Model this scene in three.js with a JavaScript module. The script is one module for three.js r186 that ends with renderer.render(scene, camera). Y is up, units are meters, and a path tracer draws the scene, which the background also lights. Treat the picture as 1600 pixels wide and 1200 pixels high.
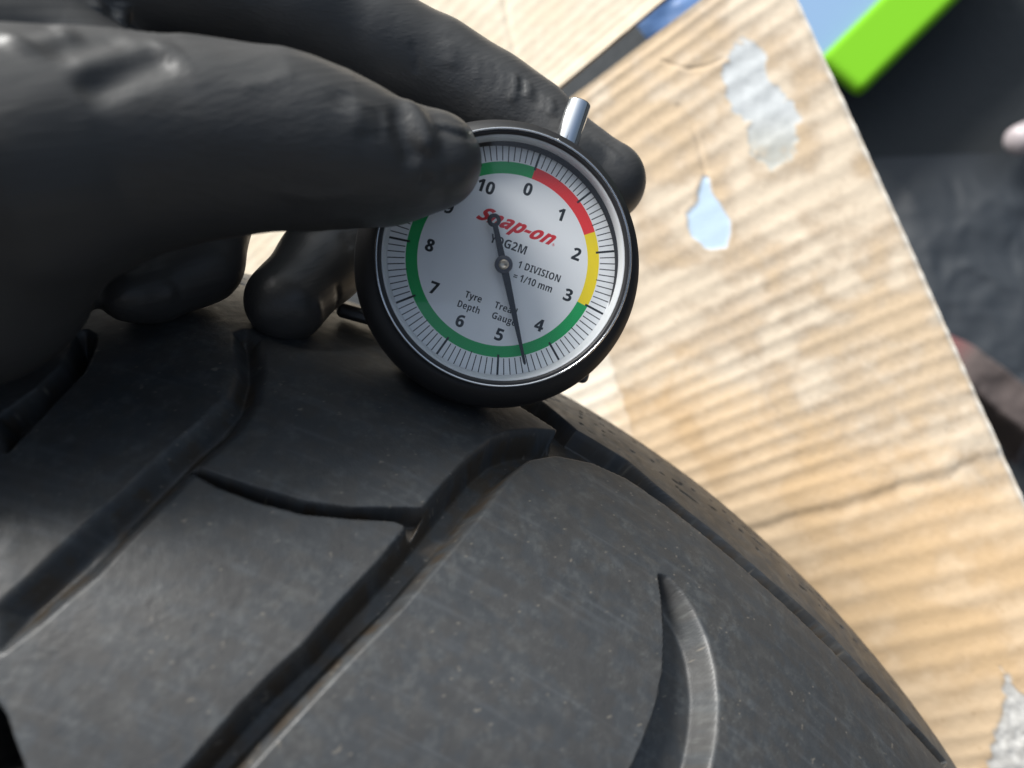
import * as THREE from 'three';
import { RoundedBoxGeometry } from 'three/addons/geometries/RoundedBoxGeometry.js';
import { mergeGeometries, mergeVertices } from 'three/addons/utils/BufferGeometryUtils.js';

// ---------------------------------------------------------------- camera, sky, sun, exposure
// All shapes below are worked out in millimetres of the workshop floor's frame (y up) and put into the scene in metres.
const MM = 0.001;
const scene = new THREE.Scene();
const camera = new THREE.PerspectiveCamera(53, 4 / 3, 0.005, 40);
camera.position.set(0, 0.516, 0);
camera.up.set(0.0000,0.0984,-0.9951);
{
  const d = new THREE.Vector3(-0.1483,-0.9841,-0.0973);
  camera.lookAt(camera.position.clone().add(d));
}
camera.focus = 0.137;
camera.userData.fStop = 12;
scene.add(camera);

const SUN = new THREE.Vector3(-0.4447,0.5521,-0.7053);
{
  const w = 128, h = 64, px = new Float32Array(w * h * 4), d = new THREE.Vector3();
  for (let j = 0; j < h; j++) for (let i = 0; i < w; i++) {
    const el = ((j + 0.5) / h - 0.5) * Math.PI, az = ((i + 0.5) / w - 0.5) * 2 * Math.PI;
    d.set(Math.cos(el) * Math.cos(az), Math.sin(el), Math.cos(el) * Math.sin(az));
    const k = Math.max(0, d.dot(SUN)), away = 0.3 + 0.7 * Math.pow(0.5 + 0.5 * d.dot(SUN), 1.5), glow = 0.4 * k + 2 * Math.pow(k, 4);      // haze brightens towards the sun
    const up = Math.max(0, d.y), g = d.y < 0 ? 0.06 : 1;
    const c = [0.42 + 0.1 * (1 - up), 0.62 + 0.05 * (1 - up), 1.0 - 0.15 * (1 - up)];
    const o = (j * w + i) * 4;
    px[o] = g * 0.48 * (c[0] * away + glow * 1.0); px[o + 1] = g * 0.48 * (c[1] * away + glow * 0.95); px[o + 2] = g * 0.48 * (c[2] * away + glow * 0.8); px[o + 3] = 1;
  }
  const t = new THREE.DataTexture(px, w, h, THREE.RGBAFormat, THREE.FloatType);
  t.mapping = THREE.EquirectangularReflectionMapping; t.magFilter = t.minFilter = THREE.LinearFilter; t.needsUpdate = true;
  scene.background = t; scene.environment = t;
}
const sun = new THREE.DirectionalLight(new THREE.Color(1, 0.975, 0.94), 4.8);
sun.position.copy(SUN).multiplyScalar(3); sun.castShadow = true; sun.shadow.radius = 46;
sun.shadow.mapSize.set(2048, 2048); sun.shadow.camera.left = sun.shadow.camera.bottom = -1; sun.shadow.camera.right = sun.shadow.camera.top = 1;
sun.shadow.camera.near = 0.1; sun.shadow.camera.far = 8;
scene.add(sun, sun.target);

const renderer = new THREE.WebGLRenderer({ antialias: true });
renderer.toneMapping = THREE.LinearToneMapping;
renderer.toneMappingExposure = 1.42;
renderer.shadowMap.enabled = true;

// ---------------------------------------------------------------- helpers
const V3 = (x, y, z) => new THREE.Vector3(x, y, z);
const clamp = (x, a = 0, b = 1) => Math.min(b, Math.max(a, x));
const smooth = (a, b, x) => { const t = clamp((x - a) / (b - a)); return t * t * (3 - 2 * t); };
const mix = (a, b, t) => a + (b - a) * t;
function hash3(x, y, z) { let h = Math.imul(x, 374761393) ^ Math.imul(y, 668265263) ^ Math.imul(z, 2147483647 - 1274126177); h = Math.imul(h ^ (h >>> 13), 1274126177); h ^= h >>> 16; return (h >>> 0) / 4294967296; }
function noise(x, y, z = 0) {
  const X = Math.floor(x), Y = Math.floor(y), Z = Math.floor(z); x -= X; y -= Y; z -= Z;
  const u = x * x * (3 - 2 * x), v = y * y * (3 - 2 * y), w = z * z * (3 - 2 * z);
  const l = (k) => mix(mix(hash3(X, Y, Z + k), hash3(X + 1, Y, Z + k), u), mix(hash3(X, Y + 1, Z + k), hash3(X + 1, Y + 1, Z + k), u), v);
  return mix(l(0), l(1), w);
}
function fbm(x, y, z = 0, n = 4) { let s = 0, a = 0.5, t = 0; for (let i = 0; i < n; i++) { s += a * noise(x, y, z); t += a; a *= 0.5; x = x * 2.03 + 7.1; y = y * 2.03 + 3.7; z = z * 2.03 + 1.3; } return s / t; }
let seed = 12345; const rnd = () => { seed = (Math.imul(seed, 1664525) + 1013904223) >>> 0; return seed / 4294967296; };
const std = (r, g, b, rough, more = {}) => { const m = new THREE.MeshStandardMaterial({ roughness: rough, ...more }); m.color.setRGB(r, g, b); return m; };
const phys = (r, g, b, rough, more = {}) => { const m = new THREE.MeshPhysicalMaterial({ roughness: rough, ...more }); m.color.setRGB(r, g, b); return m; };
const names = new Map();
function numbered(n) { const k = names.get(n) || 0; names.set(n, k + 1); return k ? n + '_' + String(k).padStart(3, '0') : n; }
function tag(o, label, category, kind) { if (label) o.userData.label = label; if (category) o.userData.category = category; if (kind) o.userData.kind = kind; return o; }
function thing(name, at, quat) { const g = new THREE.Group(); g.name = numbered(name); g.position.copy(at).multiplyScalar(MM); if (quat) g.quaternion.copy(quat); scene.add(g); return g; }
function part(name, geo, mat, parent) {           // geometry in mm, in the parent's frame
  geo.scale(MM, MM, MM);
  const m = new THREE.Mesh(geo, mat); m.name = parent === scene ? numbered(name) : name; m.castShadow = m.receiveShadow = true; parent.add(m); return m;
}
function frame(x, y, z) { return new THREE.Quaternion().setFromRotationMatrix(new THREE.Matrix4().makeBasis(x, y, z)); }
function grid(nu, nv, f) {                        // f(i, j, out) -> out.p, out.c, out.uv
  const P = new Float32Array(nu * nv * 3), Cc = new Float32Array(nu * nv * 3), U = new Float32Array(nu * nv * 2), I = [];
  const o = { p: [0, 0, 0], c: [1, 1, 1], uv: [0, 0] };
  for (let j = 0; j < nv; j++) for (let i = 0; i < nu; i++) { f(i, j, o); const k = j * nu + i; P.set(o.p, k * 3); Cc.set(o.c, k * 3); U.set(o.uv, k * 2); }
  const idx = new Uint32Array((nu - 1) * (nv - 1) * 6); let q = 0;
  for (let j = 0; j < nv - 1; j++) for (let i = 0; i < nu - 1; i++) { const a = j * nu + i, b = a + 1, c = a + nu, d = c + 1; idx[q++] = a; idx[q++] = b; idx[q++] = d; idx[q++] = a; idx[q++] = d; idx[q++] = c; }
  const g = new THREE.BufferGeometry(); g.setAttribute('position', new THREE.BufferAttribute(P, 3)); g.setAttribute('color', new THREE.BufferAttribute(Cc, 3)); g.setAttribute('uv', new THREE.BufferAttribute(U, 2));
  g.setIndex(new THREE.BufferAttribute(idx, 1)); g.computeVertexNormals(); return g;
}
function polySd(p, x, y) {                        // signed distance to a closed polygon [x0, y0, x1, y1, ...], negative inside
  let d = 1e9, s = 1; const n = p.length;
  for (let i = 0, j = n - 2; i < n; j = i, i += 2) {
    const ex = p[j] - p[i], ey = p[j + 1] - p[i + 1], wx = x - p[i], wy = y - p[i + 1];
    const t = clamp((wx * ex + wy * ey) / (ex * ex + ey * ey + 1e-9)), bx = wx - ex * t, by = wy - ey * t; d = Math.min(d, bx * bx + by * by);
    const c1 = y >= p[i + 1], c2 = y < p[j + 1], c3 = ex * wy > ey * wx;
    if ((c1 && c2 && c3) || (!c1 && !c2 && !c3)) s = -s;
  }
  return s * Math.sqrt(d);
}
function bumpTexture(n, f, rep) {
  const a = new Uint8Array(n * n * 4);
  for (let j = 0; j < n; j++) for (let i = 0; i < n; i++) { const v = clamp(f(i / n, j / n, i, j)) * 255; a.set([v, v, v, 255], (j * n + i) * 4); }
  const t = new THREE.DataTexture(a, n, n); t.wrapS = t.wrapT = THREE.RepeatWrapping; t.magFilter = THREE.LinearFilter; t.minFilter = THREE.LinearMipmapLinearFilter; t.generateMipmaps = true; t.repeat.set(rep, rep); t.needsUpdate = true; return t;
}
function tileNoise(u, v, f, z) {                  // noise that tiles over 0..1
  const x = u * f, y = v * f, a = noise(x, y, z), b = noise(x - f, y, z), c = noise(x, y - f, z), d = noise(x - f, y - f, z); return mix(mix(a, b, u), mix(c, d, u), v);
}

// ---------------------------------------------------------------- floor
const FY = 0;
{
  const f = part('floor', new THREE.PlaneGeometry(6000, 6000).rotateX(-Math.PI / 2), std(0.02, 0.024, 0.027, 0.75, { bumpMap: bumpTexture(256, (u, v) => 0.5 * tileNoise(u, v, 24, 1) + 0.5 * tileNoise(u, v, 96, 5), 40), bumpScale: 0.001 }), scene);
  tag(f, 'dark grey workshop floor beyond the cardboard', null, 'structure');
}

tag(part('wall', new THREE.BoxGeometry(5000, 2800, 200).translate(0, 1400, 1500), std(0.12, 0.115, 0.11, 0.9), scene), 'unseen dull wall added behind the photographer to darken the undersides', null, 'structure');  // unseen, added to keep sky light off the undersides

// ---------------------------------------------------------------- cardboard carton: two top flaps and walls
const FLAPY = 276.00;
const rowsOf = (a) => { const r = []; for (let i = 0; i < a.length; i += 2) r.push([a[i], a[i + 1]]); return r; };
function along(list, t) {                         // Catmull-Rom through points, t in 0..1
  const n = list.length - 1, x = clamp(t) * n, i = Math.min(n - 1, Math.floor(x)), f = x - i;
  const p0 = list[Math.max(0, i - 1)], p1 = list[i], p2 = list[i + 1], p3 = list[Math.min(n, i + 2)];
  return [0, 1].map((k) => 0.5 * (2 * p1[k] + (p2[k] - p0[k]) * f + (2 * p0[k] - 5 * p1[k] + 4 * p2[k] - p3[k]) * f * f + (3 * p1[k] - p0[k] - 3 * p2[k] + p3[k]) * f * f * f));
}
const card = thing('cardboard_box', V3(71.74,0,-180.01));
tag(card, 'brown corrugated cardboard box with torn patches on its flaps, under the tyre', 'box');
const kraft = [0.45, 0.36, 0.265];
const paperMat = new THREE.MeshStandardMaterial({ vertexColors: true, roughness: 0.85, bumpMap: bumpTexture(512, (u, v) => 0.35 * tileNoise(u, v, 40, 2) + 0.35 * tileNoise(u, v, 120, 3) + 0.3 * tileNoise(u, v, 250, 4), 1 / 60), bumpScale: 0.00012 });
function flap(name, L, Rr, flutes, amp, look, thick) {
  const nv = 420, nu = 300, org = card.position.clone().multiplyScalar(1 / MM);
  const sheet = (side) => grid(nu, nv, (i, j, o) => {
    const t = j / (nv - 1), u = i / (nu - 1), a = along(L, t), b = along(Rr, t), x = mix(a[0], b[0], u), z = mix(a[1], b[1], u);
    const wob = 0.22 * (fbm(x * 0.022, z * 0.022, 3, 2) - 0.5) + 0.1 * (fbm(x * 0.1, z * 0.1, 13, 2) - 0.5), am = amp * (0.4 + 1.2 * fbm(x * 0.045 + 9, z * 0.045, 8, 3));
    const ph = Math.cos(2 * Math.PI * (flutes * t + wob));
    const r = { h: am * (ph + 0.25 * ph * ph) + 1.6 * (fbm(x * 0.012, z * 0.012, 1, 2) - 0.5) + 0.5 * (fbm(x * 0.06, z * 0.06, 5, 3) - 0.5) + 0.12 * (fbm(x * 0.5, z * 0.5, 5, 2) - 0.5), c: kraft.slice() };
    look(x, z, u, t, r, b[0] - x, ph);
    o.p = [x - org.x, FLAPY + (side ? r.h : -thick) - org.y, z - org.z]; o.c = r.c; o.uv = [x, z];
  });
  const top = sheet(true), bot = sheet(false);
  const pa = top.attributes.position, pb = bot.attributes.position, loop = [];
  for (let i = 0; i < nu; i++) loop.push(i); for (let j = 1; j < nv; j++) loop.push(j * nu + nu - 1);
  for (let i = nu - 2; i >= 0; i--) loop.push((nv - 1) * nu + i); for (let j = nv - 2; j >= 0; j--) loop.push(j * nu);
  const edge = grid(loop.length, 2, (i, j, o) => { const k = loop[i], s = j ? pb : pa; o.p = [s.getX(k), s.getY(k), s.getZ(k)]; o.c = [0.3, 0.23, 0.16]; o.uv = [i, j]; });
  return part(name, mergeGeometries([top, bot, edge]), paperMat, card);
}
const greyTear = [36.97,-133.24,  39.11,-132.67,  41.97,-128.87,  44.07,-126.83,  42.65,-122.92,  45.47,-118.13,  48.27,-114,  51.08,-110.72,  52.51,-106.09,  51.59,-98.32,  47.85,-91.53,  43.46,-91.1,  39.31,-94.99,  37.64,-99.82,  37.34,-105.23,  33.71,-109.39,  30.83,-113.53,  30.52,-120.51,  29.79,-125.43,  31.82,-129.98];
const whiteTear = [23.53,-89.47,  25.09,-88.99,  26.01,-84,  28.31,-80.84,  30.01,-77.71,  31.51,-74.6,  31.47,-70.73,  30.26,-66.31,  26.59,-65.8,  23.7,-66.08,  22.55,-67.94,  19.84,-70.06,  18.89,-72.75,  18.34,-77.28,  20.51,-79.88,  21.69,-81.08,  22.12,-85.81];
const cornerTear = [103.5,55.97,  105.85,58.79,  107.67,62.14,  115.35,65.12,  123.69,89.8,  97.86,91.78,  99.79,77.2,  102.19,71.06,  103.93,64.94];
const pale = [-30.81,-86.17,  -5.74,-85.21,  -6.42,-35.79,  -3.63,-25.73,  0.89,-11.45,  0.88,15.45,  -56.46,-3.28];
const warmBounce = [0.89,-31.72,  41.89,-21.8,  77.89,-12.42,  115.28,-1.76,  147.63,79.77,  145.58,112.36,  -14.95,127.3,  -15.8,-3.78];
const crack = rowsOf([16.01,-112.68,  20.33,-106.11,  22.25,-99.73,  23.75,-91.95,  24.5,-88.61]);
const crack2 = rowsOf([11.08,-127.93,  19.08,-124.62,  25.05,-125.31,  30.01,-127.33]);
function polyDist(list, x, z) { let d = 1e9; for (let i = 0; i + 1 < list.length; i++) { const [ax, az] = list[i], [bx, bz] = list[i + 1], ex = bx - ax, ez = bz - az, t = clamp(((x - ax) * ex + (z - az) * ez) / (ex * ex + ez * ez)); d = Math.min(d, Math.hypot(x - ax - ex * t, z - az - ez * t)); } return d; }
const tint = (r, c, k) => { for (let i = 0; i < 3; i++) r.c[i] = mix(r.c[i], c[i], k); };
function paper(x, z, r) {
  const m = fbm(x * 0.08, z * 0.08, 20, 4), f = fbm(x * 0.9, z * 0.9, 21, 2), s = noise(x * 1.7, z * 1.7, 30);
  const k = 0.80 + 0.22 * m + 0.22 * (f - 0.5); for (let i = 0; i < 3; i++) r.c[i] *= k;
  const q = fbm(x * 0.025 + 4, z * 0.025, 24, 4); const q2 = fbm(x * 0.11 + 4, z * 0.11, 26, 4); tint(r, [0.56, 0.40, 0.22], 0.35 * smooth(0.42, 0.66, 0.5 * q + 0.5 * q2)); tint(r, [0.68, 0.59, 0.46], 0.45 * smooth(0.56, 0.36, 0.4 * q + 0.6 * q2));
  if (s > 0.93) tint(r, [0.2, 0.14, 0.09], 0.5 * smooth(0.93, 0.97, s));
}
const L1 = rowsOf([-79.76,-71.88,  -44.27,-15.57,  22.64,24.96,  88.07,89.12]), R1 = rowsOf([46.1,-164.32,  79.92,-76,  107.27,-3.1,  138.36,79.77]);
const CREASE = 2 / 3;
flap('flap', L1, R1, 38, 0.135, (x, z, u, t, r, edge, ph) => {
  const wig = 0.011 * (fbm(x * 0.1, 4, 2, 3) - 0.5) * 2;
  paper(x, z, r);
  const dc = (t - CREASE - wig) * 330;
  r.h += -0.3 * Math.exp(-((dc / 2.6) ** 2)) + 0.45 * Math.exp(-((dc + 7) ** 2) / 34);
  const rag = 1.6 * (fbm(x * 0.5, z * 0.5, 40, 3) - 0.5);
  const pd = polySd(pale, x, z) + rag; tint(r, [0.72, 0.66, 0.56], 0.65 * smooth(0.4, -0.4, pd)); r.h += 0.25 * smooth(0.5, -0.3, pd);
  const st = polySd(warmBounce, x, z) + 44 * (fbm(x * 0.06, z * 0.06, 44, 6) - 0.5) + 12 * (fbm(x * 0.6, z * 0.6, 45, 2) - 0.5); tint(r, [0.54, 0.34, 0.15], 0.45 * smooth(12, -22, st));  // warm bounce light beside the tyre, painted into the card colour
  const g = polySd(greyTear, x, z) + rag * 3.2, gk = smooth(0.5, -0.5, g);
  if (gk > 0) { const n = fbm(x * 0.35, z * 0.35, 50, 4); const up = smooth(greyTear[1] + 38, greyTear[1] + 22, z) ; tint(r, [0.31 + 0.05 * up + 0.14 * n, 0.31 + 0.07 * up + 0.14 * n, 0.275 + 0.11 * up + 0.14 * n], gk * smooth(0.2, 0.62, n + 0.12 + 0.25 * up)); r.h -= gk * (0.25 + 0.25 * (n - 0.5)); }
  r.h += 0.1 * Math.exp(-((g / 0.7) ** 2));
  const w = polySd(whiteTear, x, z) + rag * 0.4, wk = smooth(0.3, -0.3, w); tint(r, [0.4, 0.51, 0.62], wk); r.h = mix(r.h, r.h * 0.3 - 0.5, wk); r.h += 0.15 * Math.exp(-(((w - 0.7) / 0.6) ** 2));
  const c = polySd(cornerTear, x, z) + rag * 2, ck = smooth(0.5, -0.5, c);
  if (ck > 0) { const n = fbm(x * 0.7, z * 0.7, 60, 3); tint(r, [0.33 + 0.25 * n, 0.32 + 0.25 * n, 0.30 + 0.24 * n], ck); r.h -= ck * (0.4 + 0.5 * (n - 0.5)); }
  const d1 = Math.min(polyDist(crack, x, z), polyDist(crack2, x, z)); r.h -= 0.45 * Math.exp(-((d1 / 0.6) ** 2)); 
  const e = edge + 0.5 * rag; if (e < 4) { r.h -= 0.9 * smooth(3, 0, e) ** 2; tint(r, [0.62, 0.6, 0.55], 0.75 * smooth(1.6, 0.6, e) * (0.75 + 0.25 * ph)); }
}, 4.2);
{
  const A = rowsOf([-118.79,-41.4,  -194.84,-42.17,  -272.43,-42.49]), Bq = rowsOf([39.1,-170.85,  -6.51,-236.73,  -63.57,-309.33]);
  const creaseA = rowsOf([-41.18,-157.14,  -39.02,-143.46,  -35.15,-127.63,  -31.13,-112.04]);
  flap('flap', A, Bq, 34, 0.04, (x, z, u, t, r) => {
    paper(x, z, r); tint(r, [0.70, 0.63, 0.5], 0.5);
    r.h += 0.2 + 0.5 * smooth(0.05, 0.0, t) - 0.5 * Math.exp(-((polyDist(creaseA, x, z) / 1.1) ** 2));
    r.h += 0.4 * (fbm(x * 0.3, z * 0.3, 77, 2) - 0.5) * smooth(0.03, 0, t);
  }, 1.4);
}
function wall(pts, y0, y1) {
  const gs = [];
  for (let i = 0; i + 1 < pts.length; i++) { const [ax, az] = pts[i], [bx, bz] = pts[i + 1], l = Math.hypot(bx - ax, bz - az); const b = new THREE.BoxGeometry(l, y1 - y0, 4); b.rotateY(-Math.atan2(bz - az, bx - ax)); b.translate((ax + bx) / 2, (y0 + y1) / 2, (az + bz) / 2); gs.push(b); }
  const org = card.position.clone().multiplyScalar(1 / MM); const g = mergeGeometries(gs); g.translate(-org.x, -org.y, -org.z); return g;
}
const boardMat = std(0.45, 0.34, 0.22, 0.9);
part('side_panel', wall(rowsOf([41.29,-159.11,  74.47,-76.18,  100.12,-3,  125.02,64.54]), 1, FLAPY - 6), boardMat, card);

// ---------------------------------------------------------------- tyre
const AX = V3(0.05348,0.93884,0.34018), E1 = V3(0.99790,-0.06275,0.01631), E2 = V3(0.03666,0.33860,-0.94022);
const RT = 261.538, RC = 102.630, RB = RT - RC;       // outer radius, crown radius
const tyre = thing('tyre', V3(-147.74,286.65,202.98), frame(E1, AX, E2.clone().negate()));
tag(tyre, 'worn black motorcycle tyre with curved grooves, leaning on the cardboard', 'tyre');
// grooves as outlines on the unrolled tread: s along the circumference, w across from the centre line
const gMain = [311.7,97.5,309.4,91.6,306.6,83.7,304.8,79.4,302.4,74.3,300.5,67.6,298.0,59.8,296.7,54.0,295.6,48.7,294.2,41.9,292.2,33.4,290.3,27.1,287.5,22.2,283.6,17.3,279.7,13.7,277.8,15.6,274.8,16.7,271.3,16.5,279.0,21.4,283.3,26.9,285.4,33.4,288.0,46.1,290.2,54.8,292.8,64.2,296.1,72.7,299.1,80.6,302.5,89.4,304.9,95.4];
const gCentre = [305.9,5.8,296.3,4.4,287.7,-0.1,283.7,1.7,275.6,7.3,263.5,7.2,257.4,10.0,249.7,12.1,241.0,12.8,228.7,14.2,215.4,13.8,201.6,15.5,185.5,14.5,171.5,11.8,175.3,16.4,187.1,18.0,203.0,19.8,216.6,19.1,229.3,18.1,241.4,16.9,253.0,15.5,263.5,14.9,271.3,17.0,279.6,17.5,279.3,12.1,286.5,10.6,291.5,9.5,297.5,10.3,304.5,11.6];
const gCross = [331.3,56.0,328.6,56.9,320.4,56.7,312.9,56.0,305.9,53.9,295.3,48.4,294.9,52.8,296.1,53.9,297.4,52.4,299.4,52.6,305.3,55.1,312.1,57.4,319.5,58.3,325.9,58.1,330.5,57.3];
const gLeft = [339.5,25.7,338.9,23.9,336.0,25.2,331.3,34.0,328.5,41.8,328.3,48.1,330.0,54.6,331.2,60.5,332.6,66.5,334.8,74.7,338.5,82.3,341.1,86.3,344.1,82.3,342.2,78.3,339.4,70.6,336.9,63.6,335.1,56.3,333.2,48.9,332.4,42.4,334.3,35.7];
const gFar = [362.4,36.9,361.5,35.9,359.5,36.8,357.9,39.4,356.0,45.4,356.1,50.6,356.3,55.8,357.0,62.2,361.5,57.0,359.7,50.8,359.4,44.9];
const gEdge = [339.2,89.9,335.2,92.0,332.8,94.0,328.8,97.0,323.9,100.2,342.5,106.7,354.4,88.5,345.0,86.9];
const gCres = [254.2,36.1,252.9,35.4,250.1,36.2,247.0,38.3,243.9,41.6,241.5,45.7,239.5,50.9,238.4,56.5,238.0,61.3,237.7,69.4,251.8,76.4,250.0,67.4,249.5,62.7,249.3,57.6,249.7,52.4,250.8,47.3,252.3,41.8];
function treadDepth(s, w) {
  const cut = (poly, D, e0, e1, gr = 0) => { const d = polySd(poly, s, w) - gr; return d > e0 ? 0 : D * smooth(e0, -e1, d); };
  let d = Math.max(cut(gMain, 5.6, 0.9, 2.0), cut(gCentre, 4.2, 0.3, 0.45), cut(gCross, 4.2, 0.4, 0.7), cut(gLeft, 3.4, 1.3, 2.6), cut(gFar, 4.6, 0.6, 1.2), cut(gEdge, 30, 0.6, 4, -1.8));
  return d;
}
const cresEdge = [252.9,35.4,250.1,36.2,247.0,38.3,243.9,41.6,241.5,45.7,239.5,50.9,238.4,56.5,238.0,61.3,237.7,69.4], cresKeys = rowsOf(cresEdge), cresRows = Array.from({ length: 41 }, (_, i) => along(cresKeys, i / 40));
function cresDepth(s, w) { const d = polySd(gCres, s, w); if (d > 0.5) return 0; const e = polyDist(cresRows, s, w); return smooth(0.5, -0.5, d) * 4.6 * smooth(-0.7, 1.9, e); }
function tyrePoint(phi, th, dep) { const r = RB + (RC - dep) * Math.cos(th); return [r * Math.cos(phi), (RC - dep) * Math.sin(th), -r * Math.sin(phi)]; }
function rubber(s, w, dep, o) {
  const a = fbm(s * 0.05, w * 0.05, 2, 4), b = fbm(s * 0.5 + w * 0.2, w * 0.5 - s * 0.2, 6, 4), f = fbm(s * 1.1 + w * 0.7, w * 1.1 - s * 0.7, 9, 3), f2 = fbm(s * 0.22 - w * 0.13, w * 0.3 + s * 0.1, 19, 4);
  const scuff = fbm(s * 0.06 + 5, w * 1.1, 81, 3), scuff2 = fbm(s * 0.9, w * 0.12, 83, 3); let k = 0.05 * (0.8 + 0.12 * b + 0.18 * scuff + 0.12 * scuff2 + 0.25 * smooth(0.62, 0.8, scuff)); const c = [k * 0.93, k * 1.0, k * 1.07];
  const dust = smooth(0.4, 0.68, a * 0.25 + f2 * 0.35 + b * 0.4) * (0.25 + 1.6 * smooth(0.38, 0.7, f)); for (let i = 0; i < 3; i++) c[i] += 0.016 * dust * [0.98, 1, 0.92][i];
  const earth = smooth(0.38, 0.6, fbm(s * 0.4, w * 0.5, 52, 4)) * (0.35 + 0.5 * smooth(14, 4, w + 8 * (fbm(s * 0.2, w * 0.2, 53, 3) - 0.5))); for (let i = 0; i < 3; i++) c[i] = mix(c[i], [0.062, 0.052, 0.041][i], 0.75 * earth);
  if (dep > 1.2 && dep < 6) { const g = smooth(0.35, 0.7, fbm(s * 0.5, w * 0.5, 12, 3)); for (let i = 0; i < 3; i++) c[i] = mix(c[i], [0.056, 0.043, 0.03][i], 0.85 * g); }
  const sp = noise(s * 1.27 + w * 0.81 + 50, w * 1.27 - s * 0.81, s * 0.37), spk = dep > 1 ? 0.86 : 0.905; if (sp > spk) { const q = smooth(spk, spk + 0.05, sp) * (noise(s * 0.1, w * 0.1, 7) > 0.35 ? 1 : 0.25); for (let i = 0; i < 3; i++) c[i] = mix(c[i], [0.2, 0.18, 0.15][i], 0.75 * q); }
  const gr = noise(s * 2.6 - w * 1.1, w * 2.6 + s * 1.1, 61); if (gr > 0.8) { const q = smooth(0.8, 0.95, gr) * smooth(0.4, 0.6, f2); for (let i = 0; i < 3; i++) c[i] = mix(c[i], [0.1, 0.105, 0.1][i], 0.5 * q); }
  o.c = c;
}
const rubberBump = bumpTexture(1024, (u, v) => 0.45 * tileNoise(u, v, 60, 1) + 0.3 * tileNoise(u, v, 150, 2) + 0.25 * tileNoise(u, v, 400, 3), 1 / 50);
const rubberRough = bumpTexture(512, (u, v) => 0.78 + 0.22 * (tileNoise(u, v, 14, 11) - 0.5) + 0.25 * (tileNoise(u, v, 50, 12) - 0.5), 1 / 70);
const treadMat = new THREE.MeshPhysicalMaterial({ vertexColors: true, ior: 1.5, roughness: 0.62, roughnessMap: rubberRough, bumpMap: rubberBump, bumpScale: 0.00006 });
const sideMat = std(0.022, 0.022, 0.023, 0.8, { bumpMap: rubberBump, bumpScale: 0.0002 });
{
  const s0 = 128, s1 = 398, w0 = -26, w1 = 118, st = 0.3, nu = Math.round((s1 - s0) / st), nv = Math.round((w1 - w0) / st);
  const fine = grid(nu, nv, (i, j, o) => {
    const s = s0 + i * st, w = w0 + j * st; let dep = treadDepth(s, w) ; const plain = dep; dep = Math.max(dep, cresDepth(s, w));
    const shoulder = smooth(110, 118, w); let q = dep + 3.2 * shoulder * shoulder + 0.25 * (fbm(s * 0.06, w * 0.06, 71, 2) - 0.5) + 0.04 * (fbm(s * 0.8, w * 0.8, 72, 2) - 0.5);
    if (w < 4 && dep < 0.5) { const pit = noise(s * 0.55, w * 1.1, 90); if (pit > 0.8) q += 0.5 * smooth(0.8, 0.95, pit); }
    o.p = tyrePoint(s / RT, w / RC, q); rubber(s, w, plain, o); o.uv = [s, w];
  });
  const ring = (p0, p1, n, t0, t1, m, drop) => grid(n, m, (i, j, o) => { const phi = mix(p0, p1, i / (n - 1)), th = mix(t0, t1, j / (m - 1)); const w = th * RC, sh = smooth(110, 118, w) + smooth(-110, -118, w); o.p = tyrePoint(phi, th, drop + 3.2 * sh * sh); o.uv = [phi * RT, w]; rubber(phi * RT, w, 0, o); });
  const a0 = s0 / RT, a1 = (s0 + (nu - 1) * st) / RT, tb = w0 / RC, tt = (w0 + (nv - 1) * st) / RC;
  const tread = mergeGeometries([fine, ring(a1 - 0.002, a0 + 2 * Math.PI + 0.002, 500, -tt, tt, 60, 0.12), ring(a0, a1, 200, -tt, tb + 0.004, 40, 0.12)]);
  part('tread', tread, treadMat, tyre);
  // sidewalls tuck in under the tread edge down to the beads
  const side = (sg) => {
    const e = tyrePoint(0, tt, 3.2), prof = [[e[0], e[1]], [e[0] - 3, e[1] - 5], [e[0] - 10, e[1] - 15], [e[0] - 24, e[1] - 27], [e[0] - 42, e[1] - 36], [e[0] - 58, e[1] - 40], [e[0] - 62, e[1] - 44], [e[0] - 58, e[1] - 49], [e[0] - 40, e[1] - 46], [e[0] - 20, e[1] - 36], [e[0] - 8, e[1] - 20]];
    const c = new THREE.CatmullRomCurve3(prof.map(([x, y]) => V3(x, y, 0))).getPoints(60);
    return grid(300, c.length, (i, j, o) => { const f = i / 299 * 2 * Math.PI; o.p = [c[j].x * Math.cos(f), sg * c[j].y, -c[j].x * Math.sin(f)]; o.uv = [f * RT, j * 2]; o.c = [1, 1, 1]; });
  };
  part('sidewall', side(1), sideMat, tyre); part('sidewall', side(-1), sideMat, tyre);
}

// ---------------------------------------------------------------- tread depth gauge
const GN = V3(0.2256,0.9547,0.1941), GU0 = V3(0.3220,0.0450,-0.9457);
const GU = GU0.clone().addScaledVector(GN, -GU0.dot(GN)).normalize(), GX = new THREE.Vector3().crossVectors(GU, GN);
const GC = V3(-20.02,393.02,-32.88);
const gauge = thing('tread_depth_gauge', GC, frame(GX, GU, GN));
tag(gauge, 'round silver and black tread depth gauge with white dial, pinched in the gloved hand', 'gauge');
const toG = (p) => p.clone().sub(GC).applyQuaternion(gauge.quaternion.clone().invert());
const gs = 1.2, L2D = (pts) => pts.map(([r, z]) => new THREE.Vector2(r * gs, z * gs));
const lathe = (pts, n = 128) => { const g = new THREE.LatheGeometry(L2D(pts), n); g.rotateX(Math.PI / 2); return g; };   // profile (r, z), z towards the viewer
const chrome = phys(0.72, 0.73, 0.74, 0.13, { metalness: 1 }), blackPlastic = phys(0.012, 0.012, 0.013, 0.5), darkSteel = phys(0.1, 0.1, 0.1, 0.4, { metalness: 0.6 });
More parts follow.
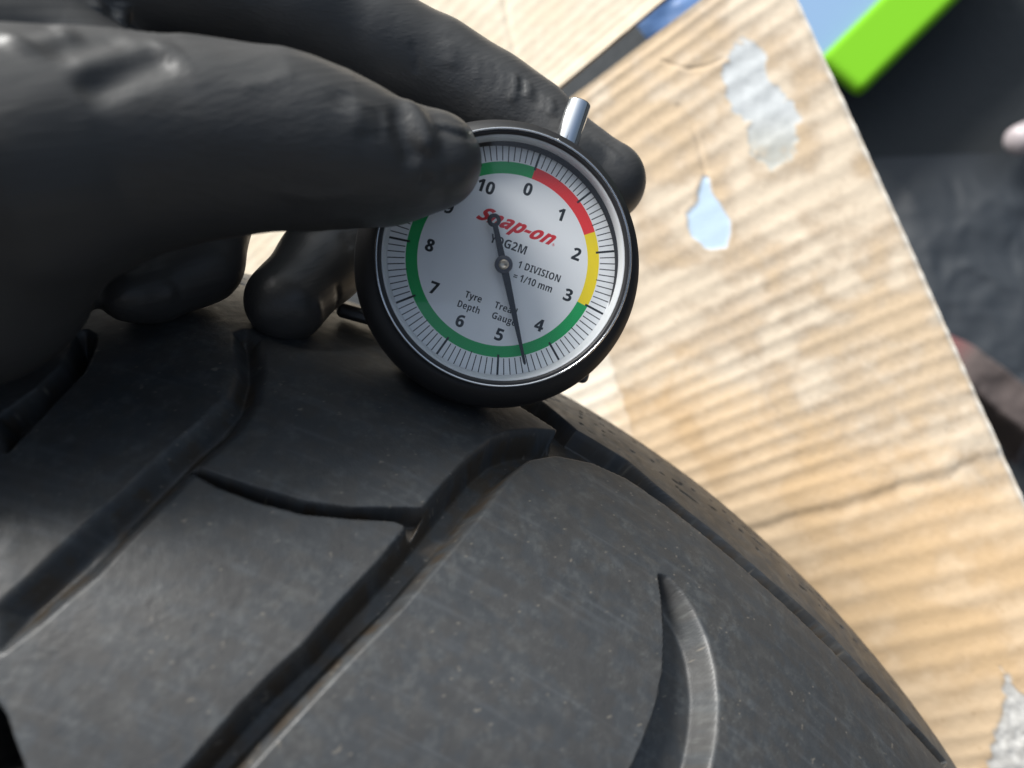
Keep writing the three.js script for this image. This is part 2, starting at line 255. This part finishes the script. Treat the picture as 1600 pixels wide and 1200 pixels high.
{
  const dy = -0.85;                                // the body sits a little low behind the bezel
  const ox = -dy * Math.sin(0.33) * 0, body = lathe([[0.01, -14.2], [18.2, -14.2], [19.8, -13.7], [20.6, -12.6], [20.8, -11], [20.8, -6.2], [20.4, -4.6], [19.2, -3.4], [18.0, -2.8], [16.6, -2.6], [16.6, -4.2], [0.01, -4.2]]);
  body.translate(-0.33 * dy * 0.9 * gs * -1 * 0 + 0.28 * dy * gs * 1.0, 0.95 * dy * gs, 0); part('body', body, blackPlastic, gauge);
  part('bezel', lathe([[17.35, -2.7], [17.75, -2.7], [17.97, -2.2], [17.95, -1.2], [17.86, -0.5], [17.74, -0.1], [17.6, 0.0], [17.48, -0.08], [17.42, -0.3], [17.35, -0.9], [17.35, -2.7]]), chrome, gauge);
  part('reflection_ring', lathe([[17.5, -0.32], [17.2, -0.28], [16.98, -0.42], [16.9, -0.8], [16.95, -1.6]]), phys(0.015, 0.015, 0.017, 0.45), gauge);  // added black ring, painted for the dark reflection in the chrome
  part('inner_ring', lathe([[16.9, -0.75], [16.72, -0.8], [16.5, -1.2], [16.35, -3.3], [16.3, -3.55], [16.7, -3.6]]), phys(0.6, 0.62, 0.64, 0.35), gauge);
  part('crystal', lathe([[0.001, -0.35], [6, -0.38], [12, -0.5], [16.88, -0.75]], 96), phys(1, 1, 1, 0.06, { transmission: 1, thickness: 0, ior: 1.5 }), gauge);
  // printed dial
  const N = 2048, cv = document.createElement('canvas'); cv.width = cv.height = N; const c = cv.getContext('2d'), K = N / 372;   // canvas pixels per print unit, 10.99 units per mm
  c.fillStyle = '#dfe2e4'; c.fillRect(0, 0, N, N); c.translate(N / 2, N / 2); c.scale(K, K);
  const ang = (v) => v / 11 * 2 * Math.PI - Math.PI / 2;
  const arc = (v0, v1, col) => { c.beginPath(); c.arc(0, 0, 151.5, ang(v0), ang(v1)); c.arc(0, 0, 133.5, ang(v1), ang(v0), true); c.closePath(); c.fillStyle = col; c.fill(); };
  arc(0, 1.62, '#e0302f'); arc(1.62, 3.02, '#e8cf12'); arc(3.02, 11.0, '#0a9a50');
  c.strokeStyle = '#15181a';
  for (let i = 0; i < 110; i++) { const a = ang(i / 10), big = i % 10 === 0, mid = i % 5 === 0; c.lineWidth = big ? 3.3 : 1.5; c.beginPath(); const r0 = big ? 147 : mid ? 150 : 153, r1 = big ? 182 : 180; c.moveTo(r0 * Math.cos(a), r0 * Math.sin(a)); c.lineTo(r1 * Math.cos(a), r1 * Math.sin(a)); c.stroke(); }
  c.fillStyle = '#15181a'; c.textAlign = 'center'; c.textBaseline = 'middle'; c.font = 'bold 26px sans-serif'; c.lineWidth = 0.7; c.strokeStyle = '#15181a';
  for (let i = 0; i <= 10; i++) { const a = ang(i), r = i === 10 ? 116 : 116; c.fillText(String(i), r * Math.cos(a), r * Math.sin(a)); c.strokeText(String(i), r * Math.cos(a), r * Math.sin(a)); }
  const txt = (s, x, y, size, width, weight = '', col = '#15181a') => { c.save(); c.translate(x, -y); c.font = weight + ' ' + size + 'px sans-serif'; const m = c.measureText(s).width || 1; c.scale(width / m, 1); c.fillStyle = col; c.fillText(s, 0, 0); c.restore(); };
  txt('YDG2M', 0, 27, 19, 61, 'bold'); txt('1 DIVISION', 59.4, 2.6, 15.5, 72, '600'); txt('= 1/10 mm', 55.5, -16.8, 15.5, 66, '600');
  txt('Tyre', -25, -69, 14.5, 28, '600'); txt('Depth', -27, -86.6, 14.5, 38, '600'); txt('Tread', 29, -69.2, 14.5, 38, '600'); txt('Gauge', 31.6, -85.8, 14.5, 41, '600');
  c.save(); c.translate(2.2, -57.5); c.transform(1, 0, -0.32, 1, 0, 0); c.font = 'bold italic 29px sans-serif'; const mw = c.measureText('Snap-on').width || 1; c.scale(124 / mw, 1); c.fillStyle = '#c81e26'; c.fillText('Snap-on', 0, 0); c.lineWidth = 1.2; c.strokeStyle = '#c81e26'; c.strokeText('Snap-on', 0, 0); c.restore();
  c.save(); c.font = '6px sans-serif'; c.fillStyle = '#c81e26'; c.fillText('®', 66, -50); c.restore();
  const tx = new THREE.CanvasTexture(cv); tx.colorSpace = THREE.SRGBColorSpace; tx.anisotropy = 8;
  const dial = new THREE.CircleGeometry(16.92 * gs, 96); dial.translate(0, 0, -3.5 * gs);
  part('dial', dial, phys(1, 1, 1, 0.42, { map: tx }), gauge);
  // needle with ring tail, hub and pin
  const hx = 0.228 * 0.75 * gs, hy = -0.66 * 0.9 * gs, na = 148.4 * Math.PI / 180;
  const sh = new THREE.Shape(); sh.moveTo(-0.62, 0.5); sh.lineTo(-0.5, 1.2); sh.lineTo(-0.16, 14.2); sh.lineTo(0.0, 14.5); sh.lineTo(0.16, 14.2); sh.lineTo(0.5, 1.2); sh.lineTo(0.62, 0.5); sh.lineTo(0.45, -1.0); sh.lineTo(0.33, -5.4); sh.absarc(0, -6.25, 0.92, 1.1, Math.PI - 1.1, true); sh.lineTo(-0.33, -5.4); sh.lineTo(-0.45, -1.0); sh.closePath();
  const hole = new THREE.Path(); hole.absarc(0, -6.25, 0.42, 0, 2 * Math.PI, false); sh.holes.push(hole);
  const ne = new THREE.ExtrudeGeometry(sh, { depth: 0.18, bevelEnabled: true, bevelSize: 0.03, bevelThickness: 0.03, bevelSegments: 1, curveSegments: 24 });
  ne.scale(gs, gs, gs); ne.rotateZ(-na); ne.translate(hx, hy, -2.3 * gs); const needle = part('needle', ne, phys(0.012, 0.012, 0.014, 0.4), gauge);
  const hub = lathe([[1.25, -2.5], [1.28, -1.95], [1.1, -1.8], [0.72, -1.78]], 40); hub.translate(hx, hy, 0); part('hub', hub, phys(0.05, 0.05, 0.06, 0.35), needle);
  const pin = lathe([[0.72, -1.8], [0.66, -1.55], [0.42, -1.45], [0.36, -1.62], [0.001, -1.62]], 32); pin.translate(hx, hy, 0); part('pin', pin, phys(0.55, 0.47, 0.36, 0.3, { metalness: 1 }), needle);
  // plunger stem, foot bar and its mount
  const rod = (A, Bp, prof, n = 48) => { const d = Bp.clone().sub(A), l = d.length(), g = new THREE.LatheGeometry(prof(l).map(([r, y]) => new THREE.Vector2(r, y)), n); g.applyQuaternion(new THREE.Quaternion().setFromUnitVectors(V3(0, 1, 0), d.normalize())); g.translate(A.x, A.y, A.z); return g; };
  const sa = toG(V3(-12.73,378.15,-53.95)), sb = toG(V3(-8.78,378.17,-66.34)), sr = 2.255;
  part('plunger_stem', rod(sa, sb, (l) => [[0.01, 0], [sr, 0], [sr, l - 0.45], [sr - 0.12, l - 0.15], [sr - 0.45, l], [0.01, l]]), chrome, gauge);
  const fa = toG(V3(-56.66,371.96,-29.2)), fb = toG(V3(-7.7,363.93,-16.44)), fm = fa.clone().add(fb).multiplyScalar(0.5), fd = fb.clone().sub(fa), fl = fd.length(); fd.normalize();
  const bar = new RoundedBoxGeometry(fl, 2.925, 5.5, 4, 1.2), bz = V3(0, 0, 1).addScaledVector(fd, -fd.z).normalize(), by = new THREE.Vector3().crossVectors(bz, fd);
  bar.applyMatrix4(new THREE.Matrix4().makeBasis(fd, by, bz).setPosition(fm)); part('foot_bar', bar, darkSteel, gauge);
  const ma = fm.clone(), mb = fm.clone(); mb.z = -14 * gs; const mount = rod(ma, mb, (l) => [[0.01, 0], [3.4, 0], [3.4, l], [0.01, l]]); part('foot_mount', mount, darkSteel, gauge);
}

// ---------------------------------------------------------------- gloved hand: one smooth skin over jointed chains
const CHAINS = [
  { k: 4.2, join: 4.8, p: [[-29.93,403.14,-46.14, 7.58], [-36.78,406.48,-44.82, 8.50], [-43.15,411.12,-45.03, 10.52], [-49.96,415.78,-44.77, 11.56], [-59.07,421.82,-42.66, 12.46], [-68.81,427.84,-39.37, 13.83], [-77.37,433.54,-34.62, 16.36], [-90.79,435.07,-29.65, 19.15]] }, // thumb
  { k: 4.8, join: 1.44, p: [[-4.38,364.88,-55.81, 7.98], [-13.5,364.28,-60.44, 8.62], [-20.73,366.05,-67.35, 9.15], [-28.66,368.85,-71.24, 9.99], [-38.57,373.21,-75.58, 10.60], [-48.98,379.91,-78.09, 11.13], [-61.22,390.5,-80.2, 11.44], [-73.84,400.89,-79.75, 11.63], [-88.28,410.03,-76.16, 12.97], [-100.58,417.87,-62.75, 16.62]] }, // index finger
  { k: 4.8, join: 1.44, p: [[-61.45,385.38,-28.16, 7.47], [-57.79,377.28,-38.08, 7.42], [-52.4,368.95,-48.42, 8.62], [-60.41,368.53,-56.58, 9.55], [-72.15,379.1,-59.26, 11.31], [-82.14,395.42,-61.06, 12.51], [-94.43,409.41,-60.58, 14.52]] }, // middle finger
  { k: 4.8, join: 1.44, p: [[-81.61,401.66,-26.4, 4.55], [-80.35,396.84,-28.87, 5.49], [-76.29,390.72,-34.87, 7.11], [-77.11,388.15,-44.58, 7.77], [-82.91,396.76,-48.84, 9.50], [-92.38,408.09,-50.29, 12.45]] }, // ring finger
  { k: 4.8, join: 1.44, p: [[-88.22,408.5,-23.79, 4.23], [-87.88,403.15,-31.88, 5.50], [-89.29,398.23,-41.69, 6.64], [-91.67,402.98,-49.07, 8.62], [-96.48,408.6,-49.19, 11.41]] }, // little finger
  { k: 12, join: 3.6, p: [[-96.72,414.49,-59.15, 17.96], [-105.94,420.74,-46.56, 21.80], [-88.7,429.5,-25.82, 15.50], [-109.88,432.01,-31.31, 23.74]] }, // palm
  { k: 12, join: 7.2, p: [[-104.39,430.27,-34.34, 25.74], [-149.19,431.98,-32.67, 26.93]] }, // wrist
  { k: 4.8, join: 3.6, p: [[-66.09,406.04,-57.33, 4.62], [-72.78,409.46,-57.11, 6.04], [-83.18,414.74,-57.66, 8.02], [-92.85,418.74,-58.69, 10.53]] }, // web between thumb and forefinger
];
function surfaceNets(skin, base, lo, hi, h, at, e) {   // meshes skin = 0 in a box; base is skin without its fine relief
  const n = [0, 1, 2].map((k) => Math.ceil((hi[k] - lo[k]) / h) + 1), [nx, ny, nz] = n, F = new Float32Array(nx * ny * nz).fill(50), id = (i, j, k) => (k * ny + j) * nx + i;
  const B = 6;
  for (let k = 0; k < nz; k += B) for (let j = 0; j < ny; j += B) for (let i = 0; i < nx; i += B) {
    const d0 = base(lo[0] + (i + B / 2) * h, lo[1] + (j + B / 2) * h, lo[2] + (k + B / 2) * h), far = Math.abs(d0) > B * h * 0.95 + 3;
    for (let c = k; c < Math.min(nz, k + B); c++) for (let b = j; b < Math.min(ny, j + B); b++) for (let a = i; a < Math.min(nx, i + B); a++) F[id(a, b, c)] = far ? d0 : skin(lo[0] + a * h, lo[1] + b * h, lo[2] + c * h);
  }
  const vid = new Int32Array(nx * ny * nz).fill(-1), P = [], I = [];
  for (let k = 0; k < nz - 1; k++) for (let j = 0; j < ny - 1; j++) for (let i = 0; i < nx - 1; i++) {
    let mask = 0; const v = []; for (let c = 0; c < 8; c++) { const q = F[id(i + (c & 1), j + (c >> 1 & 1), k + (c >> 2))]; v.push(q); if (q < 0) mask |= 1 << c; }
    if (mask === 0 || mask === 255) continue;
    let sx = 0, sy = 0, sz = 0, m = 0;
    for (const [a, b] of [[0, 1], [2, 3], [4, 5], [6, 7], [0, 2], [1, 3], [4, 6], [5, 7], [0, 4], [1, 5], [2, 6], [3, 7]]) if ((v[a] < 0) !== (v[b] < 0)) { const t = v[a] / (v[a] - v[b]); sx += mix(a & 1, b & 1, t); sy += mix(a >> 1 & 1, b >> 1 & 1, t); sz += mix(a >> 2, b >> 2, t); m++; }
    vid[id(i, j, k)] = P.length / 3; P.push(lo[0] + (i + sx / m) * h, lo[1] + (j + sy / m) * h, lo[2] + (k + sz / m) * h);
  }
  const quad = (a, b, c, d, flip) => { if (a < 0 || b < 0 || c < 0 || d < 0) return; if (flip) I.push(a, c, b, a, d, c); else I.push(a, b, c, a, c, d); };
  for (let k = 1; k < nz - 1; k++) for (let j = 1; j < ny - 1; j++) for (let i = 1; i < nx - 1; i++) {
    const f0 = F[id(i, j, k)] < 0;
    if (f0 !== F[id(i + 1, j, k)] < 0) quad(vid[id(i, j - 1, k - 1)], vid[id(i, j, k - 1)], vid[id(i, j, k)], vid[id(i, j - 1, k)], !f0);
    if (f0 !== F[id(i, j + 1, k)] < 0) quad(vid[id(i - 1, j, k - 1)], vid[id(i - 1, j, k)], vid[id(i, j, k)], vid[id(i, j, k - 1)], !f0);
    if (f0 !== F[id(i, j, k + 1)] < 0) quad(vid[id(i - 1, j - 1, k)], vid[id(i, j - 1, k)], vid[id(i, j, k)], vid[id(i - 1, j, k)], !f0);
  }
  const Pf = new Float32Array(P), Nf = new Float32Array(P.length);
  for (let i = 0; i < Pf.length; i += 3) {
    let x = Pf[i], y = Pf[i + 1], z = Pf[i + 2]; const g = [skin(x + e, y, z) - skin(x - e, y, z), skin(x, y + e, z) - skin(x, y - e, z), skin(x, y, z + e) - skin(x, y, z - e)], l = Math.hypot(...g) || 1, d = skin(x, y, z), s = Math.abs(d) < 1 ? d : 0;
    for (let k = 0; k < 3; k++) { Nf[i + k] = g[k] / l; Pf[i + k] -= s * g[k] / l; }
    Pf[i] -= at.x; Pf[i + 1] -= at.y; Pf[i + 2] -= at.z;
  }
  const Uf = new Float32Array(Pf.length / 3 * 2); for (let i = 0; i < Pf.length / 3; i++) { Uf[2 * i] = 0.85 * Pf[3 * i] + 0.5 * Pf[3 * i + 1]; Uf[2 * i + 1] = 0.85 * Pf[3 * i + 2] - 0.5 * Pf[3 * i + 1]; }
  const g = new THREE.BufferGeometry(); g.setAttribute('position', new THREE.BufferAttribute(Pf, 3)); g.setAttribute('normal', new THREE.BufferAttribute(Nf, 3)); g.setAttribute('uv', new THREE.BufferAttribute(Uf, 2)); g.setIndex(I);
  return g;
}
// wrinkles: polylines on the skin, width and height in mm (negative = crease)
const FOLDS = [
  { p: [[-33.02,411.03,-52.79], [-30.78,412.17,-50.18], [-29.41,412.4,-47.69], [-28.73,412.25,-45.43], [-28.85,411.88,-42.72]], s: 1.6, h: 1.25 },
  { p: [[-32.68,414.44,-50.17], [-31.93,415.36,-47.06], [-31.27,414.86,-44.91], [-30.44,413.67,-43.02], [-29.35,412.05,-41.91]], s: 1.6, h: -0.75 },
  { p: [[-27.97,411.31,-47.14], [-26.94,410.14,-47.98], [-25.29,408.95,-47.84], [-23.38,406.51,-48], [-28.42,374.58,-61.4]], s: 0.7, h: -0.4 },
  { p: [[-28.03,411.14,-47.79], [-26.85,409.8,-48.72], [-25.2,408.57,-48.59], [-23.45,406.24,-48.62]], s: 0.8, h: 0.35 },
  { p: [[-27.07,408.94,-41.28], [-25.43,407.78,-42.04], [-23.84,406.18,-42.78]], s: 1.0, h: -0.25 },
  { p: [[-29.75,411.49,-40.43], [-28.88,410.06,-40.06], [-28.35,409.1,-39.91]], s: 1.0, h: -0.4 },
  { p: [[-36.3,419.59,-49.01], [-35.6,419.76,-46.17], [-35.69,419.7,-43.05]], s: 2.0, h: 0.3 },
  { p: [[-38.32,421.47,-49.12], [-37.43,421.61,-45.87]], s: 2.0, h: -0.25 },
  { p: [[-62.66,442.05,-41.25], [-60.97,439.82,-43.51], [-58.68,437.06,-46.07], [-56.39,433.91,-48.91], [-54.26,432.01,-50.15]], s: 2.2, h: 0.8 },
  { p: [[-61.75,441.58,-40.09], [-60.2,439.65,-42.17], [-58.13,437.15,-45.03], [-56.46,434.94,-47.3], [-54.21,432.68,-49.11]], s: 2.2, h: -1.3 },
  { p: [[-67.99,444.86,-43.82], [-67.25,442.33,-46.38], [-66.45,439.61,-48.65], [-64.38,437.09,-50.11]], s: 2.2, h: 0.9 },
  { p: [[-67.8,443.46,-45.48], [-67.25,440.59,-48.14], [-66.91,437.19,-50.88]], s: 1.8, h: -0.9 },
  { p: [[-65.03,442.8,-43.71], [-63.58,439.91,-46.56], [-61.67,437.19,-48.58], [-59.6,434.35,-50.36]], s: 2.0, h: -0.7 },
  { p: [[-76.53,414.66,-68.86], [-76.92,413.84,-67.52], [-76.04,414.95,-64.73]], s: 1.0, h: 1.0 },
  { p: [[-78.4,417.24,-67.6], [-77.73,417.91,-65.13]], s: 1.2, h: 0.5 },
  { p: [[-21.53,377.41,-73.52], [-20.97,377.6,-71.35], [-21.17,377.75,-69.01], [-22.13,377.65,-66.58]], s: 0.9, h: 0.4 },
  { p: [[-20.37,376.85,-72.97], [-19.82,377.01,-70.82], [-20.13,377.25,-68.68]], s: 0.9, h: -0.25 },
  { p: [[-18.98,376.08,-72.51], [-18.66,376.43,-70.27], [-19.08,376.73,-68.11]], s: 0.9, h: 0.35 },
  { p: [[-14.94,374.31,-69.81], [-14.4,374.56,-67.61], [-14.83,374.98,-64.88]], s: 0.9, h: 0.45 },
  { p: [[-32.94,383.47,-77.55], [-32.21,383.19,-74.66], [-32.7,382.85,-71.64]], s: 1.6, h: 0.25 },
  { p: [[-54.7,388.6,-28.07], [-54.53,386.44,-25.5], [-56.43,382.83,-23.23]], s: 0.8, h: 0.4 },
  { p: [[-52.71,384.35,-31.79], [-52.99,382.12,-29.31], [-54.3,379.89,-27.72]], s: 0.7, h: -0.3 },
  { p: [[-39.18,410.11,-34.14], [-51.61,382.93,-40.3], [-50.44,381.85,-38.15]], s: 1.2, h: -0.4 },
  { p: [[-6.77,372.29,-62.08], [-3.71,371.95,-59.78], [-0.66,371.93,-56.35]], s: 0.7, h: 0.3 },
  { p: [[-35.54,419.1,-48.3], [-35.02,419.2,-44.59], [-35.71,418.96,-41.11]], s: 1.1, h: -0.14 },
  { p: [[-34.34,417.78,-48.31], [-33.7,417.79,-45.51], [-33.98,417.79,-42.78]], s: 1.1, h: -0.16 },
  { p: [[-33.27,416.56,-48.26], [-32.69,416.46,-46.61], [-32.74,416.72,-45.01]], s: 0.9, h: 0.13 },
  { p: [[-39.04,387.61,-75.62], [-37.98,385.99,-72.78], [-38.54,384.57,-69.88]], s: 0.8, h: -0.2 },
  { p: [[-28.56,380.95,-75.64], [-27.6,380.64,-73.23], [-28.06,380.48,-70.08]], s: 0.9, h: 0.13 },
  { p: [[-25.2,379.18,-74.6], [-24.18,379.12,-72.04], [-24.87,378.98,-68.12]], s: 0.8, h: -0.14 },
  { p: [[-17.54,375.58,-71.14], [-16.78,375.55,-69.06], [-17.21,375.84,-66.65]], s: 0.8, h: -0.14 },
  { p: [[-16.37,374.97,-70.6], [-15.83,375.15,-68.43], [-16.26,375.49,-65.74]], s: 0.8, h: 0.13 },
  { p: [[-42.61,424.25,-50.64], [-45.34,427.53,-47.38], [-48.8,430.62,-45.37]], s: 0.9, h: 0.2 },
  { p: [[-46.67,423.53,-34.53], [-41.55,418.84,-35.09], [-36.35,415.65,-36.92]], s: 0.9, h: 0.2 },
  { p: [[-75.06,400.99,-28.36], [-75.01,400.15,-26.39], [-75.59,399.81,-24.96]], s: 1.0, h: 0.3 },
];
{
  const segD = (x, y, z, a, b) => {                 // distance to a segment
    const ux = b[0] - a[0], uy = b[1] - a[1], uz = b[2] - a[2], px = x - a[0], py = y - a[1], pz = z - a[2];
    const t = clamp((px * ux + py * uy + pz * uz) / (ux * ux + uy * uy + uz * uz + 1e-9)); const dx = px - ux * t, dy = py - uy * t, dz = pz - uz * t; return [Math.sqrt(dx * dx + dy * dy + dz * dz), t];
  };
  const smin = (a, b, k) => { const h = Math.max(k - Math.abs(a - b), 0) / k; return Math.min(a, b) - h * h * k / 4; };
  const base = (x, y, z) => {
    let tot = null;
    for (const c of CHAINS) {
      let d = null;
      for (let i = 0; i + 1 < c.p.length; i++) { const A = c.p[i], Bp = c.p[i + 1], [q, t] = segD(x, y, z, A, Bp); const e = q - mix(A[3], Bp[3], t); d = d === null ? e : smin(d, e, c.k); }
      tot = tot === null ? d : smin(tot, d, c.join);
    }
    return tot;
  };
  for (const f of FOLDS) { f.lo = [0, 1, 2].map((k) => Math.min(...f.p.map((q) => q[k])) - 3 * f.s); f.hi = [0, 1, 2].map((k) => Math.max(...f.p.map((q) => q[k])) + 3 * f.s); }
  const skin = (x, y, z) => {
    let d = base(x, y, z); if (Math.abs(d) > 4) return d;
    for (const f of FOLDS) {
      if (x < f.lo[0] || x > f.hi[0] || y < f.lo[1] || y > f.hi[1] || z < f.lo[2] || z > f.hi[2]) continue;
      let m = 1e9, at = 0; const n = f.p.length - 1; for (let i = 0; i < n; i++) { const [q, t] = segD(x, y, z, f.p[i], f.p[i + 1]); if (q < m) { m = q; at = (i + t) / n; } }
      d -= f.h * Math.exp(-((m / f.s) ** 2)) * smooth(0, 0.25, at) * smooth(1, 0.75, at);
    }
    const pull = smooth(0.5, 0.72, fbm(x * 0.05 + 3, y * 0.05, z * 0.05, 2));       // loose skin gathers in patches, across the finger
    d -= 0.5 * (fbm(x * 0.06, y * 0.06, z * 0.06, 2) - 0.5) + 0.1 * (fbm(x * 0.25, y * 0.25, z * 0.25, 2) - 0.5);
    d -= (0.03 + 0.26 * pull) * (1 - 2 * Math.abs(2 * noise(x * 0.33 + 0.2 * y, y * 0.09 + z * 0.05, z * 0.09) - 1)) * 0.6;
    return d;
  };
  const lo = [1e9, 1e9, 1e9], hi = [-1e9, -1e9, -1e9];
  for (const c of CHAINS) for (const q of c.p) for (let k = 0; k < 3; k++) { lo[k] = Math.min(lo[k], q[k] - q[3] - 3); hi[k] = Math.max(hi[k], q[k] + q[3] + 3); }
  lo[0] = Math.max(lo[0], -150);
  const at = V3(-92.37,424.2,-40.65);
  const glove = surfaceNets(skin, base, lo, hi, 0.72, at, 0.38);
  const hand = thing('person', V3(-250, 0, 560)); tag(hand, 'person in black nitrile gloves, crouching, pinching the gauge between thumb and forefinger', 'person');
  const off = at.clone().sub(V3(-250, 0, 560)); glove.translate(off.x, off.y, off.z);
  part('glove', glove, phys(0.046, 0.046, 0.046, 0.6, { bumpMap: bumpTexture(512, (u, v) => 0.5 * tileNoise(u, v, 60, 31) + 0.5 * tileNoise(u, v, 130, 32), 1 / 40), bumpScale: 0.00007, roughnessMap: bumpTexture(256, (u, v) => 0.75 + 0.4 * (tileNoise(u, v, 9, 41) - 0.5) + 0.3 * (tileNoise(u, v, 40, 42) - 0.5), 1 / 60) }), hand);
  // unseen rest of the person, added and posed to cast shade
  const LIMBS = [
    [60, [-330, 352, 640, 150], [-300, 532, 600, 140], [-240, 722, 520, 150], [-200, 842, 430, 80], [-170, 902, 380, 58], [-130, 962, 300, 88], [-120, 1002, 290, 95]],
    [30, [-370, 802, 440, 75], [-480, 582, 240, 52], [-480, 552, 220, 48], [-300, 487, 60, 37], [-150, 437, -42, 38], [-116, 432, -42, 36]],
    [30, [-80, 802, 500, 75], [120, 602, 420, 52], [125, 582, 390, 48], [90, 552, 250, 38], [60, 527, 120, 26], [50, 522, 90, 22]],
    [40, [-400, 342, 620, 110], [-560, 432, 330, 75], [-550, 352, 370, 62], [-500, 90, 560, 48], [-500, 45, 540, 44], [-520, 38, 420, 36]],
    [40, [-250, 342, 650, 110], [60, 432, 460, 75], [60, 352, 500, 62], [60, 90, 660, 48], [60, 45, 640, 44], [60, 38, 520, 36]]];
  const figure = (x, y, z) => { let tot = null; for (const [k, ...p] of LIMBS) { let d = null; for (let i = 0; i + 1 < p.length; i++) { const [q, t] = segD(x, y, z, p[i], p[i + 1]), e2 = q - mix(p[i][3], p[i + 1][3], t); d = d === null ? e2 : smin(d, e2, 20); } tot = tot === null ? d : smin(tot, d, k); } return tot; };
  const fa = V3(-250, 0, 560);
  part('clothed_body', surfaceNets((x, y, z) => figure(x, y, z) - 5 * (fbm(x * 0.02, y * 0.02, z * 0.02, 3) - 0.5), figure, [-660, -5, -130], [230, 1110, 830], 9, fa, 4), std(0.02, 0.023, 0.03, 0.9), hand);
}

// ---------------------------------------------------------------- added phone overhead, then things on the floor beyond the box
{
  const c = V3(-70.14,537.61,-37.66), ex = V3(0.9889,-0.1476,-0.0146), ez = V3(0.1483,0.9841,0.0973), ey = V3(0.0000,0.0984,-0.9951);
  const ph = thing('added_phone', c, frame(ex, ey, ez)); tag(ph, 'unseen dark phone added over the gloved hand to cast shade', 'phone');
  part('phone_body', new RoundedBoxGeometry(170, 86, 9, 4, 3.5), phys(0.02, 0.022, 0.026, 0.35), ph);  // unseen phone, added as a shade caster over hand and dial
}
{
  const A = V3(123.72,60,-227.69), Bq = V3(242.07,60,-345.31), d = Bq.clone().sub(A), l = d.length(); d.normalize();
  const up = V3(0, 1, 0), nrm = new THREE.Vector3().crossVectors(d, up).normalize(); if (nrm.z > 0) nrm.negate();
  const o = A.clone().addScaledVector(d, l / 2).setY(0), z = new THREE.Vector3().crossVectors(d, up);
  const cs = thing('storage_case', o, frame(d, up, z)), sgn = Math.sign(z.dot(nrm));
  tag(cs, 'pale blue plastic case with a bright lime green rim on the floor behind the box', 'case');
  const bd = new RoundedBoxGeometry(l - 4, 52, 120, 4, 5); bd.translate(-1, 27, sgn * 72); part('case_body', bd, phys(0.17, 0.28, 0.44, 0.6), cs);
  const rim = new RoundedBoxGeometry(l, 12, 33, 4, 5); rim.translate(0, 55, 0); part('rim', rim, phys(0.14, 0.4, 0.0005, 0.9), cs);
}
{
  const o = V3(229.56,2,-103.15), g = grid(90, 90, (i, j, q) => {
    const u = i / 89 - 0.5, v = j / 89 - 0.5, x = u * 150, z = v * 190, e = smooth(0.5, 0.3, Math.max(Math.abs(u), Math.abs(v)));
    const r = Math.abs(fbm(x * 0.03, z * 0.03, 3, 3) - 0.5) * 2, r2 = Math.abs(fbm(x * 0.09, z * 0.09, 6, 2) - 0.5); q.p = [x + 12 * (fbm(x * 0.03, z * 0.03, 9, 2) - 0.5), 2 + e * (5 * (1 - r) + 1.2 * r2), z]; q.uv = [u, v];
  });
  const bag = thing('plastic_sheet', o); tag(bag, 'crumpled grey plastic sheet on the dark floor at the right edge', 'plastic sheet'); part('sheet', g, phys(0.024, 0.029, 0.035, 0.5), bag);
}
{
  const o = V3(214.75,30,-44.3), g = grid(60, 40, (i, j, q) => {
    const u = i / 59 - 0.5, v = j / 39 - 0.5, x = u * 90, z = v * 38, e = smooth(0.5, 0.25, Math.max(Math.abs(u), Math.abs(v)));
    q.p = [x, e * 34 + 7 * (fbm(x * 0.06, z * 0.06, 2, 3) - 0.5), z]; q.uv = [u, v]; const k = smooth(-0.25, -0.4, u); q.c = [mix(0.07, 0.12, k), mix(0.055, 0.045, k), mix(0.052, 0.047, k)];
  });
  g.rotateY(-0.72); const rag = thing('rag', o.clone().setY(1)); tag(rag, 'folded brown rag with a red end lying beside the plastic sheet', 'rag'); part('cloth', g, new THREE.MeshStandardMaterial({ vertexColors: true, roughness: 0.95 }), rag);
}
{
  const cap = thing('bottle_cap', V3(239.42,25,-199.16)); tag(cap, 'small white plastic bottle cap near the right edge, above the plastic sheet', 'bottle cap');
  const pr = [[0.01, 14], [4, 13.6], [7, 12], [8.6, 9], [9, 5], [9, -14], [8.4, -15], [0.01, -15]].map(([r, y]) => new THREE.Vector2(r, y)), g = new THREE.LatheGeometry(pr.reverse(), 40); g.rotateZ(1.1); g.rotateY(0.5); part('cap_shell', g, phys(0.42, 0.37, 0.38, 0.4), cap);
}
{
  const A = V3(29.88,200,-197.81), film = thing('blue_film', A); tag(film, 'blue plastic film inside the box, seen through the slit between the flaps', 'plastic film');
  const g = grid(40, 24, (i, j, q) => { const x = (i / 39 - 0.5) * 60, z = (j / 23 - 0.5) * 26; q.p = [x, 6 * fbm(x * 0.06, z * 0.1, 4, 3), z]; q.uv = [i, j]; }); g.rotateY(0.62); part('film', g, phys(0.12, 0.24, 0.5, 0.4), film);
}

renderer.render(scene, camera);
